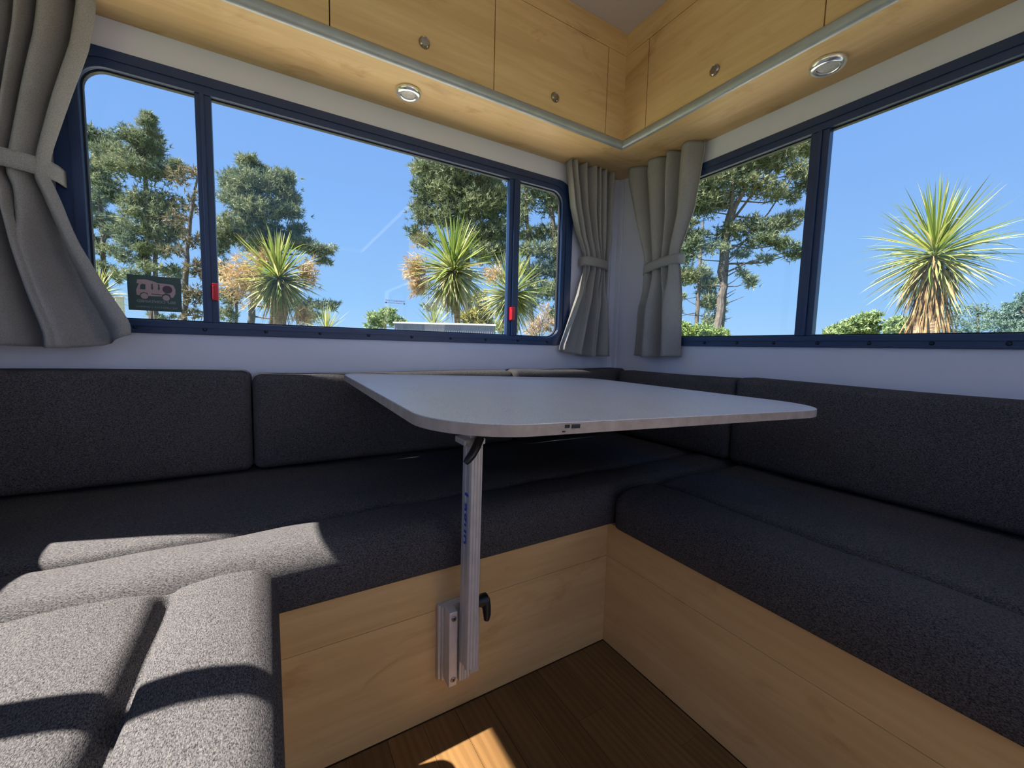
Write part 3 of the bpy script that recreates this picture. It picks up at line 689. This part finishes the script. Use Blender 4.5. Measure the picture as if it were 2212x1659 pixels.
def tree(name, label, cat, depth, trunks, blobs, seed, mat='pine_needles', ln=.34, wd=.055, per=7, spread=.8, group=None, sub=.16, up=.5, dens=1.0, bark='pine_bark', limbs=(), deep=1.0):
    """a tree: trunks (pixel path with widths), foliage masses (pixel centre, half sizes, tufts) given depth of their own, limbs to each mass"""
    rs = np.random.default_rng(seed); s = depth/FPX
    if name == 'pine_tree' and mat == 'pine_needles': ln, wd, per, dens = .0118*depth, .0021*depth, 7, 1.25
    bp = at(trunks[0][0][0], trunks[0][0][1], depth); org = np.array([bp[0], bp[1], GZ])
    root = empty(name, tuple(org), label=label, cat=cat, group=group)
    allp = []
    for tp in trunks:
        pts = [at(q[0], q[1], depth) for q in tp]; rad = [q[2]*s/2 for q in tp]
        if pts[0][2] > GZ+.05:
            g = pts[0].copy(); g[2] = GZ-.05; pts.insert(0, g); rad.insert(0, rad[0]*1.15)
        P = []; R_ = []
        for i in range(len(pts)-1):
            for t in np.linspace(0, 1, 5)[:-1]: P.append(pts[i]*(1-t)+pts[i+1]*t); R_.append(rad[i]*(1-t)+rad[i+1]*t)
        P.append(pts[-1]); R_.append(rad[-1])
        P = [p + rs.normal(size=3)*.25*r for p, r in zip(P, R_)]
        m = MB(); m.tube(P, R_, 9); o = m.build('trunk', bark, None, smooth=True, origin=org); o.parent = root; o.location = (0, 0, 0)
        allp += [(p, r) for p, r in zip(P, R_)]
    TP_ = np.array([p for p, r in allp]); TRr = np.array([r for p, r in allp])
    lm = MB(); V = []
    for (px_, py_, rx, ry, nt_) in blobs:
        c0 = at(px_, py_, depth); dz_ = rs.uniform(-1, 1)*rx*s*.55*deep; c0 = c0 + FW*dz_
        below = TP_[:, 2] < c0[2] + .1*ry*s
        dist = np.linalg.norm(TP_-c0, axis=1) + np.where(below, 0, 3) ; j = int(np.argmin(dist + .6*np.maximum(0, c0[2]-TP_[:, 2]-1.2*abs(rx)*s)))
        st0 = TP_[j]; r0 = max(.012, min(TRr[j]*.55, .012*np.linalg.norm(c0-st0)+.012))
        mid = (st0+c0)/2 + np.array([0, 0, -.06*np.linalg.norm(c0-st0)])
        lm.tube([st0, mid, c0], [r0, r0*.7, r0*.35], 5)
        ns = max(3, int(round(nt_*sub*dens)))
        k = rs.normal(size=(ns, 3)); k /= np.linalg.norm(k, axis=1, keepdims=True); k *= rs.uniform(.25, 1.0, size=(ns, 1))**.6
        S = c0 + RT*(k[:, :1]*rx*s) + UP*(k[:, 1:2]*ry*s) + FW*(k[:, 2:]*rx*s*.9*deep)
        for q in S[::2]:
            lm.tube([c0*.6+q*.4-np.array([0, 0, .02]), q], [r0*.3, r0*.12], 4, cap=False)
        per_s = max(3, int(nt_*dens/ns))
        ct = np.repeat(S, per_s, 0) + rs.normal(size=(ns*per_s, 3))*np.array([1, 1, .62])*(.26*min(rx, ry)*s + .05)
        out = ct - np.repeat(S, per_s, 0); out /= (np.linalg.norm(out, axis=1, keepdims=True)+1e-6)
        d_ = out*.6 + np.array([0, 0, up]) + .25*(ct-c0)/max(rx*s, .1)
        V.append(needles(ct, d_, ln, wd, per, rs, spread))
    if lm.v:
        o = lm.build('branches', bark, None, smooth=True, origin=org); o.parent = root; o.location = (0, 0, 0); o['kind'] = 'stuff'
    for tp in limbs:
        m = MB(); m.tube([at(q[0], q[1], depth) for q in tp], [q[2]*s/2 for q in tp], 7); o = m.build('bough', bark, None, smooth=True, origin=org); o.parent = root; o.location = (0, 0, 0)
    tri_mesh('foliage', np.concatenate(V), mat, root, org)
    return root
PG = 'pines behind the cabbage trees'
tree('pine_tree', 'tall pine with bare lower trunk at the left edge of the back window', 'tree', 33,
     [[(232, 690, 11), (226, 560, 9), (219, 470, 8), (213, 380, 6), (208, 290, 3)]],
     [(195, 300, 26, 22, 260), (225, 305, 20, 24, 200), (250, 350, 34, 26, 320), (196, 370, 34, 26, 320), (225, 410, 40, 20, 300), (190, 440, 26, 16, 180), (240, 500, 34, 12, 130), (195, 520, 24, 12, 110), (245, 545, 36, 12, 120), (215, 575, 34, 10, 110), (200, 480, 20, 10, 80), (262, 600, 26, 9, 60), (230, 470, 30, 12, 110), (200, 600, 30, 10, 90), (245, 430, 26, 14, 120)], 11, group=None)
tree('pine_tree', 'tallest pine with narrow spire top, in the small left pane', 'tree', 25,
     [[(330, 700, 12), (318, 560, 10), (316, 470, 9), (314, 380, 7), (322, 255, 3)], [(338, 700, 10), (334, 560, 8), (346, 470, 6), (352, 440, 4)]],
     [(322, 256, 8, 12, 110), (321, 275, 11, 12, 120), (326, 295, 14, 14, 140), (308, 308, 26, 18, 240), (330, 325, 18, 20, 200), (282, 300, 22, 16, 160), (290, 340, 38, 22, 340), (318, 370, 34, 22, 300), (270, 365, 34, 14, 200), (352, 372, 26, 18, 190), (378, 358, 14, 18, 110), (330, 430, 46, 26, 420), (300, 440, 30, 20, 220), (360, 470, 32, 22, 240), (285, 500, 28, 12, 110), (345, 510, 40, 18, 240), (320, 540, 40, 12, 160), (290, 560, 30, 10, 100), (366, 545, 26, 12, 100), (270, 590, 28, 8, 70), (340, 680, 34, 8, 50), (305, 480, 40, 18, 200), (350, 585, 34, 12, 120), (310, 600, 40, 10, 110), (300, 525, 34, 12, 120), (375, 500, 18, 20, 110), (380, 590, 20, 14, 70)], 12)
tree('pine_tree', 'thin half-dead leaning pine beside the dark window mullion', 'tree', 19,
     [[(398, 705, 11), (400, 600, 10), (406, 520, 8), (417, 430, 6), (428, 370, 3)]],
     [(395, 385, 22, 18, 42), (420, 368, 12, 12, 26), (400, 440, 26, 16, 34), (440, 420, 16, 14, 26), (385, 480, 24, 14, 34), (425, 520, 18, 22, 60), (430, 580, 18, 20, 90), (420, 640, 20, 22, 90), (378, 540, 20, 10, 30), (385, 620, 22, 12, 36), (412, 680, 22, 10, 40)], 13, mat='dry_needles', ln=.26, wd=.05, sub=.35)
tree('pine_tree', 'bushy blue-green pine behind the first cabbage tree', 'tree', 24,
     [[(540, 705, 14), (556, 620, 12), (566, 520, 10), (566, 430, 7), (548, 350, 3)], [(509, 705, 6), (512, 640, 5), (514, 580, 4)]],
     [(541, 358, 18, 16, 200), (560, 372, 22, 16, 220), (595, 380, 26, 18, 260), (618, 385, 14, 14, 130), (520, 395, 26, 18, 240), (496, 400, 14, 14, 110), (560, 410, 40, 24, 460), (610, 420, 26, 22, 300), (520, 440, 36, 22, 340), (575, 460, 50, 24, 520), (625, 460, 24, 16, 190), (530, 490, 44, 22, 420), (590, 500, 48, 18, 380), (640, 492, 18, 10, 90), (500, 500, 22, 20, 200), (482, 520, 16, 40, 240), (560, 530, 44, 16, 280), (620, 520, 36, 12, 160), (660, 525, 26, 12, 140), (690, 545, 24, 12, 120), (712, 540, 10, 9, 50), (700, 565, 14, 10, 50), (485, 590, 18, 20, 120), (500, 640, 22, 18, 140), (490, 680, 24, 14, 110), (660, 655, 34, 10, 110), (700, 660, 26, 9, 80), (720, 658, 10, 6, 30), (675, 685, 24, 10, 80)], 14,
     limbs=[[(570, 520, 5), (640, 520, 3), (716, 540, 1.5)], [(560, 640, 5), (640, 650, 3), (726, 658, 1.5)]])
tree('pine_tree', 'broad sunlit pine mass behind the second cabbage tree', 'tree', 20,
     [[(1010, 705, 20), (1008, 600, 18), (1004, 500, 14), (1000, 400, 9), (1000, 300, 4)]],
     [(905, 362, 16, 18, 150), (930, 372, 28, 24, 300), (975, 370, 36, 30, 460), (920, 410, 26, 24, 280), (905, 440, 14, 18, 110), (960, 420, 40, 30, 520), (1010, 400, 40, 34, 560), (1055, 390, 36, 30, 480), (918, 470, 24, 20, 200), (985, 470, 44, 26, 520), (1040, 450, 44, 32, 600), (1080, 440, 26, 30, 360), (1020, 510, 40, 26, 440), (1065, 500, 36, 28, 420), (900, 505, 16, 12, 80), (920, 520, 22, 16, 110), (1050, 550, 34, 22, 280), (1085, 550, 18, 24, 160), (1000, 330, 60, 30, 500), (940, 335, 30, 22, 240), (1070, 340, 50, 30, 420), (910, 620, 18, 12, 60), (930, 660, 18, 12, 50)], 15, up=.6)
tree('pine_tree', 'dark double-trunked pine seen through the narrow end pane', 'tree', 30,
     [[(1150, 710, 10), (1144, 600, 9), (1138, 480, 8), (1136, 380, 6), (1134, 280, 3)], [(1206, 710, 12), (1198, 560, 11), (1188, 430, 9), (1184, 300, 5)]],
     [(1135, 420, 24, 30, 190), (1120, 470, 20, 26, 150), (1165, 410, 26, 14, 90), (1190, 430, 24, 30, 240), (1215, 430, 18, 30, 180), (1150, 500, 34, 12, 130), (1190, 500, 30, 16, 170), (1145, 540, 34, 14, 170), (1185, 545, 36, 14, 180), (1135, 590, 30, 18, 170), (1190, 580, 34, 18, 240), (1215, 540, 16, 40, 220), (1195, 630, 34, 24, 260), (1160, 620, 30, 18, 170), (1210, 680, 22, 16, 120), (1140, 650, 22, 18, 120), (1130, 370, 24, 20, 120), (1180, 370, 30, 20, 140)], 16)
tree('pine_tree', 'great spreading pine with a thick straight trunk, in the right side window', 'tree', 21,
     [[(1553, 725, 17), (1556, 640, 16), (1564, 540, 16), (1572, 480, 14), (1600, 420, 10), (1640, 350, 6)], [(1572, 480, 12), (1582, 420, 8), (1590, 340, 5)]],
     [(1490, 440, 24, 22, 260), (1480, 490, 22, 26, 260), (1500, 400, 34, 24, 340), (1540, 390, 44, 28, 480), (1520, 440, 34, 24, 300), (1590, 360, 44, 26, 440), (1640, 345, 36, 22, 320), (1560, 425, 40, 20, 300), (1690, 340, 36, 24, 340), (1735, 320, 24, 24, 240), (1620, 400, 40, 20, 280), (1480, 550, 22, 22, 220), (1500, 520, 30, 22, 240), (1475, 600, 18, 20, 150), (1660, 420, 26, 20, 170), (1720, 380, 28, 22, 220), (1738, 400, 12, 14, 80), (1710, 425, 12, 14, 60), (1620, 480, 36, 16, 200), (1580, 500, 36, 16, 190), (1660, 490, 36, 16, 190), (1700, 480, 26, 14, 130), (1725, 465, 16, 9, 60), (1640, 520, 34, 14, 160), (1690, 530, 34, 14, 170), (1725, 545, 18, 14, 100), (1600, 545, 26, 8, 60), (1650, 560, 22, 7, 50), (1605, 590, 9, 22, 60), (1622, 610, 12, 9, 50), (1540, 540, 24, 14, 90), (1500, 350, 40, 26, 300), (1600, 310, 60, 26, 400), (1700, 300, 50, 24, 300)], 17,
     limbs=[[(1566, 545, 5), (1610, 520, 3.5), (1690, 510, 2)], [(1566, 590, 4), (1620, 565, 3), (1700, 545, 1.5)], [(1565, 600, 3), (1600, 580, 2)], [(1562, 640, 2), (1590, 625, 1)], [(1562, 648, 2), (1588, 632, 1)], [(1560, 660, 2), (1608, 640, 1)], [(1556, 695, 2), (1582, 685, 1)], [(1572, 490, 6), (1640, 400, 4), (1700, 330, 2)], [(1575, 560, 4), (1660, 460, 3), (1712, 380, 1.5)]])
tree('pine_tree', 'slim pine with reddish lower trunk, left of the thick trunk in the side window', 'tree', 30,
     [[(1504, 722, 9), (1508, 640, 8), (1514, 560, 7), (1518, 480, 4)]],
     [(1515, 590, 26, 14, 120), (1535, 620, 26, 16, 170), (1500, 600, 20, 12, 90), (1545, 655, 20, 16, 120), (1530, 650, 22, 16, 120), (1540, 690, 18, 14, 80), (1475, 640, 14, 8, 30), (1472, 675, 14, 6, 26), (1480, 590, 16, 12, 60), (1550, 680, 9, 24, 60)], 18,
     limbs=[[(1512, 640, 2), (1472, 648, 1)], [(1508, 675, 2), (1470, 682, 1)]])
# far trees and bushes
BG = None
tree('round_tree', 'rounded green tree beyond the middle of the back window', 'tree', 17, [[(833, 722, 6), (832, 690, 4)]],
     [(820, 690, 18, 16, 120), (838, 680, 18, 14, 120), (850, 695, 20, 12, 110), (810, 705, 14, 12, 80), (868, 702, 16, 9, 70), (885, 712, 14, 7, 40)], 31, mat='gum_leaves', ln=.16, wd=.06, per=6, sub=.2, bark='palm_bark')
tree('bush', 'bright yellow-green bush under the slim pine, beside the side curtain', 'bush', 13, [[(1500, 735, 4), (1500, 718, 2)]],
     [(1500, 718, 24, 12, 160), (1470, 715, 16, 14, 110), (1530, 722, 24, 9, 130), (1552, 722, 14, 8, 70)], 32, mat='bush_leaves', ln=.13, wd=.05, per=6, sub=.2)
tree('bush', 'small golden bush between the second and third cabbage trees', 'bush', 11.5, [[(1015, 725, 4), (1015, 695, 2)]],
     [(1008, 692, 16, 16, 110), (1028, 684, 18, 18, 130), (1050, 690, 14, 18, 100), (1040, 665, 14, 14, 70), (1035, 640, 16, 14, 60)], 33, mat='gold_leaves', ln=.12, wd=.04, per=6, sub=.2)
tree('bush', 'pale flowering bush behind the right mullion of the back window', 'bush', 13, [[(1085, 735, 4), (1085, 712, 2)]],
     [(1084, 708, 16, 10, 120), (1100, 715, 12, 9, 70)], 34, mat='gum_leaves', ln=.10, wd=.04, per=6, sub=.2)
tree('dry_shrub', 'dry straw-coloured shrub at the foot of the narrow end pane', 'shrub', 13.5, [[(1165, 735, 3), (1165, 705, 2)]],
     [(1160, 705, 20, 16, 60), (1185, 700, 16, 22, 60), (1150, 715, 18, 10, 40), (1178, 675, 8, 16, 24)], 35, mat='dry_grass', ln=.22, wd=.03, per=5, sub=.3, up=1.0)
tree('round_tree', 'broad round green tree on the skyline left of the lone cabbage tree', 'tree', 42, [[(1860, 745, 7), (1860, 715, 4)]],
     [(1872, 690, 20, 14, 170), (1850, 700, 24, 14, 180), (1885, 706, 18, 14, 130), (1820, 712, 22, 10, 140), (1860, 716, 26, 10, 140), (1790, 720, 18, 7, 80)], 36, mat='gum_leaves', ln=.42, wd=.2, per=6, sub=.2)
tree('round_tree', 'round green tree on the skyline just left of the lone cabbage trunk', 'tree', 40, [[(1945, 745, 7), (1945, 715, 4)]],
     [(1935, 697, 20, 12, 150), (1960, 700, 20, 12, 150), (1975, 708, 16, 12, 100), (1930, 712, 18, 10, 110), (1955, 716, 22, 8, 110)], 37, mat='gum_leaves', ln=.4, wd=.2, per=6, sub=.2)
tree('conifer', 'far tiered conifer just right of the lone cabbage trunk', 'tree', 55, [[(2052, 745, 5), (2050, 690, 3), (2046, 655, 1)]],
     [(2046, 660, 7, 6, 30), (2044, 672, 14, 6, 50), (2038, 686, 18, 6, 60), (2034, 700, 22, 7, 70), (2040, 715, 24, 7, 80)], 38, mat='pine_needles_far', ln=.34, wd=.11, per=6, sub=.3, up=.2)
tree('conifer', 'small far conifer with a pointed tip in the skyline gap', 'tree', 60, [[(2066, 745, 5), (2066, 690, 3), (2066, 662, 1)]],
     [(2066, 664, 5, 6, 24), (2066, 676, 10, 5, 36), (2066, 688, 13, 6, 46), (2066, 702, 16, 8, 70), (2075, 715, 20, 8, 80)], 39, mat='pine_needles_far', ln=.34, wd=.11, per=6, sub=.3, up=.2)
tree('pine_tree', 'dark round-topped far pine right of the lone cabbage tree', 'tree', 75, [[(2112, 745, 6), (2112, 690, 4), (2112, 660, 2)]],
     [(2112, 662, 18, 10, 100), (2100, 675, 18, 12, 110), (2126, 675, 14, 12, 90), (2110, 690, 26, 12, 150), (2105, 706, 24, 12, 140), (2125, 712, 16, 10, 70)], 40, mat='pine_needles_far', ln=.34, wd=.11, per=6, sub=.25)
tree('cedar', 'large spreading cedar cut by the right edge of the view', 'tree', 46, [[(2215, 745, 14), (2212, 690, 9), (2205, 640, 4)]],
     [(2208, 640, 10, 8, 60), (2196, 660, 20, 10, 130), (2170, 680, 26, 10, 160), (2200, 685, 26, 12, 190), (2160, 700, 24, 10, 130), (2195, 705, 34, 12, 220), (2230, 680, 30, 30, 260), (2175, 718, 36, 8, 160)], 41, mat='pine_needles_far', ln=.34, wd=.11, per=6, sub=.25)

# cabbage trees: every strap leaf is a part of its own
def leaf_mesh(name, droop, wid=.05, mat='strap_leaf_green'):
    V, F = [], []; n = 7
    for i in range(n+1):
        t = i/n; a = droop*t*t
        x = t*math.cos(a*.55)*(1-.12*droop*t); z = -droop*.42*t*t
        w = wid*(.45+1.15*t if t < .35 else (1.0-((t-.35)/.65)**1.6*.97)*.86)*.5
        V += [(x, -w, z+.25*w), (x, 0, z), (x, w, z+.25*w)]
        if i: b = 3*(i-1); F += [(b, b+1, b+4, b+3), (b+1, b+2, b+5, b+4)]
    me = bpy.data.meshes.new(name); me.from_pydata(V, [], F); me.update(); me.materials.append(M[mat])
    me.polygons.foreach_set('use_smooth', [True]*len(me.polygons)); return me
LM = {(d, m_): leaf_mesh('leaf', d, .046, 'strap_leaf_'+m_) for d in (.10, .45, 1.0) for m_ in ('green', 'yellow', 'dead')}
def cabbage(label, depth, head, R_px, trunk, n, seed, lo=-75, hi=88, green_above=5, dead_below=-62, yellow=.2, skirt=0, sprays=(), wscale=1.0, inner=0, dead=0):
    rs = random.Random(seed); s = depth/FPX
    hc = at(head[0], head[1], depth); bp = at(trunk[0][0], trunk[0][1], depth); org = np.array([bp[0], bp[1], GZ])
    root = empty('cabbage_tree', tuple(org), label=label, cat='cabbage tree')
    pts = [at(q[0], q[1], depth) for q in trunk]; rad = [q[2]*s/2 for q in trunk]
    g = pts[0].copy(); g[2] = GZ-.03; pts.insert(0, g); rad.insert(0, rad[0]*1.05)
    o = MB().tube(pts, rad, 12).build('trunk', 'palm_bark', None, smooth=True, origin=org); o.parent = root; o.location = (0, 0, 0)
    if skirt: pass
    for i in range(n):
        v = (i+.5)/n; e = math.radians(lo) + (math.radians(hi)-math.radians(lo))*(v**.92); e += rs.uniform(-.08, .08)
        az = i*2.39996 + rs.uniform(-.3, .3); ed = math.degrees(e)
        L_ = R_px*s*rs.uniform(.82, 1.12)*(1.0 if ed > 0 else .92)
        m_ = 'dead' if ed < dead_below else ('yellow' if (ed < green_above and rs.random() < .75) or rs.random() < yellow else 'green')
        d = .10 if ed > 35 else (.45 if ed > -25 else rs.choice((.1, .45)))
        if rs.random() < .12: d = 1.0
        q = bpy.data.objects.new('leaf', LM[(d, m_)]); col.objects.link(q); q.parent = root
        loc = Vector(hc-org) + Vector((0, 0, .10*R_px*s*math.sin(e)))
        mt = Matrix.Translation(loc) @ Matrix.Rotation(az, 4, 'Z') @ Matrix.Rotation(-e, 4, 'Y') @ Matrix.Rotation(rs.uniform(-.7, .7), 4, 'X') @ Matrix.Diagonal((L_, L_*rs.uniform(.85, 1.25)*wscale, L_, 1))
        q.matrix_local = mt
    # leaves past the 300 that show largest: one joined part, inner and drooping ones
    LV = {'yellow': [], 'dead': []}
    base_leaf = np.array([v.co[:] for v in LM[(.45, 'green')].vertices]); nl = len(base_leaf)
    fl_ = [tuple(p.vertices) for p in LM[(.45, 'green')].polygons]
    for i in range(inner):
        v = rs.random(); e = math.radians(rs.uniform(lo, 30)); az = rs.uniform(0, 2*PI); L_ = R_px*s*rs.uniform(.55, .98)
        mt = Matrix.Translation(Vector(hc-org)) @ Matrix.Rotation(az, 4, 'Z') @ Matrix.Rotation(-e, 4, 'Y') @ Matrix.Rotation(rs.uniform(-.8, .8), 4, 'X') @ Matrix.Diagonal((L_, L_*rs.uniform(.9, 1.3)*wscale, L_, 1))
        LV['yellow'].append(np.array([(mt @ Vector(q))[:] for q in base_leaf]))
    for i in range(dead):
        az = rs.uniform(0, 2*PI); zf = rs.uniform(0, 1); L_ = R_px*s*rs.uniform(.3, .62); tw = trunk[0][2]*s*.5
        p0 = hc + (pts[1]-hc)*(zf*.95) + np.array([math.cos(az), math.sin(az), 0])*tw*rs.uniform(.85, 1.25)
        mt = Matrix.Translation(Vector(p0-org)) @ Matrix.Rotation(az, 4, 'Z') @ Matrix.Rotation(math.radians(rs.uniform(64, 88)), 4, 'Y') @ Matrix.Rotation(rs.uniform(-.9, .9), 4, 'X') @ Matrix.Diagonal((L_, L_*1.3, L_*.6, 1))
        LV['dead'].append(np.array([(mt @ Vector(q))[:] for q in base_leaf]))
    for kk, nm in (('yellow', 'inner_leaves'), ('dead', 'dead_leaves')):
        if LV[kk]:
            me = bpy.data.meshes.new(nm); me.from_pydata(np.concatenate(LV[kk]).tolist(), [], [tuple(q+nl*i for q in f) for i in range(len(LV[kk])) for f in fl_]); me.update()
            me.polygons.foreach_set('use_smooth', [True]*len(me.polygons)); me.materials.append(M['joined_leaf_'+kk])
            o = bpy.data.objects.new(nm, me); col.objects.link(o); o.parent = root; o['kind'] = 'stuff'
    for i in range(skirt):
        az = rs.uniform(0, 2*PI); zf = rs.uniform(0, 1); L_ = R_px*s*rs.uniform(.35, .7)
        top_ = hc + (pts[1]-hc)*zf*.7
        q = bpy.data.objects.new('leaf', LM[(.1, 'dead' if rs.random() < .7 else 'yellow')]); col.objects.link(q); q.parent = root
        q.matrix_local = Matrix.Translation(Vector(top_-org)) @ Matrix.Rotation(az, 4, 'Z') @ Matrix.Rotation(math.radians(rs.uniform(66, 84)), 4, 'Y') @ Matrix.Diagonal((L_, L_*1.3, L_, 1))
    rn = np.random.default_rng(seed)
    for (px_, py_, rx, ry, k_) in sprays:
        c0 = at(px_, py_, depth)
        ct = c0 + RT*(rn.normal(size=(k_, 1))*rx*s*.45) + UP*(rn.normal(size=(k_, 1))*ry*s*.45) + FW*(rn.normal(size=(k_, 1))*rx*s*.45)
        d_ = (ct-hc); d_ /= np.linalg.norm(d_, axis=1, keepdims=True)
        q = tri_mesh('flower_spray', needles(ct, d_, .16, .016, 6, rn, .7), 'flower_spray', root, org)
    return root
cabbage('first cabbage tree with tan flower sprays, in front of the bushy pine', 8.0, (602, 606), 98, [(600, 712, 34), (601, 660, 26), (602, 606, 16)], 295, 51, lo=-82, inner=330, dead=60, sprays=[(535, 605, 52, 44, 420), (660, 590, 22, 30, 90), (655, 680, 20, 22, 90), (570, 565, 20, 20, 60)], skirt=30)
cabbage('second cabbage tree with a bare slim trunk, right of centre in the back window', 8.2, (978, 588), 108, [(989, 705, 13), (985, 660, 12), (980, 600, 11)], 295, 52, lo=-80, inner=260, sprays=[(900, 585, 24, 34, 170), (905, 615, 16, 20, 60)])
cabbage('third cabbage tree half hidden by the right mullion of the back window', 9.9, (1105, 640), 92, [(1105, 720, 16), (1105, 680, 14), (1105, 640, 12)], 290, 53, lo=-80, inner=260, yellow=.3, sprays=[(1065, 595, 24, 20, 90)])
cabbage('lone cabbage tree with a shaggy trunk in the right side window', 6.2, (2018, 556), 150, [(1998, 735, 46), (2003, 680, 42), (2010, 620, 34), (2018, 556, 22)], 295, 54, lo=-62, dead_below=-58, yellow=.10, skirt=30, green_above=-14, wscale=.6, inner=150, dead=260)
cabbage('low young cabbage tree at the left foot of the first cabbage tree pane', 7.0, (705, 722), 62, [(705, 745, 10), (705, 722, 9)], 60, 55, lo=10, yellow=.45)
cabbage('low young cabbage tree under the second cabbage tree', 7.2, (938, 712), 56, [(938, 740, 10), (938, 712, 9)], 70, 56, lo=5, yellow=.45)
cabbage('cabbage tree clump showing beside the wide curtain, above a pale post', 7.5, (214, 640), 62, [(214, 720, 14), (214, 680, 12), (214, 640, 10)], 110, 57, lo=-50, yellow=.4, inner=60)
# pale post and grey wall outside the back window
d = 7.2; a = at(261, 690, d); s = d/FPX
MBp = MB(); MBp.box(a[0]-6*s, a[0]+6*s, a[1]-6*s, a[1]+6*s, GZ, at(261, 644, d)[2]); pz = at(261, 644, d)[2]
p_ = empty('fence_post', (a[0], a[1], GZ), label='pale timber post behind the green sticker', cat='post')
MBp.build('shaft', 'post_timber', p_, bevel=.008); MB().box(a[0]-7*s, a[0]+7*s, a[1]-7*s, a[1]+7*s, pz, pz+.02).build('post_cap', 'post_timber', p_, bevel=.004)
d = 5.6; A_ = at(851, 697, d); B_ = at(1070, 699, d); zt_ = (A_[2]+B_[2])/2
gw = empty('metal_screen', (A_[0], A_[1], GZ), label='low grey ribbed metal screen with a pale capping, below the second cabbage tree', cat='screen')
v_ = (B_-A_); v_[2] = 0; L_ = np.linalg.norm(v_); e1 = v_/L_; e2 = np.array([-e1[1], e1[0], 0])
TS = lambda p: tuple(np.array([A_[0], A_[1], 0]) + e1*p[0] + e2*p[1] + np.array([0, 0, p[2]]))
MB(TS).box(0, L_, 0, .03, GZ, zt_-.02).build('panel', 'fence_panel', gw)
nr = 46
for i in range(nr):
    x_ = (i+.5)*L_/nr; MB(TS).prism([(x_-.008, 0), (x_, -.005), (x_+.008, 0)], lambda p: (p[0], p[1], GZ), lambda p: (p[0], p[1], zt_-.02)).build('rib', 'fence_panel', gw)
MB(TS).box(-.01, L_+.01, -.02, .05, zt_-.02, zt_).build('capping', 'fence_cap', gw, bevel=.003)
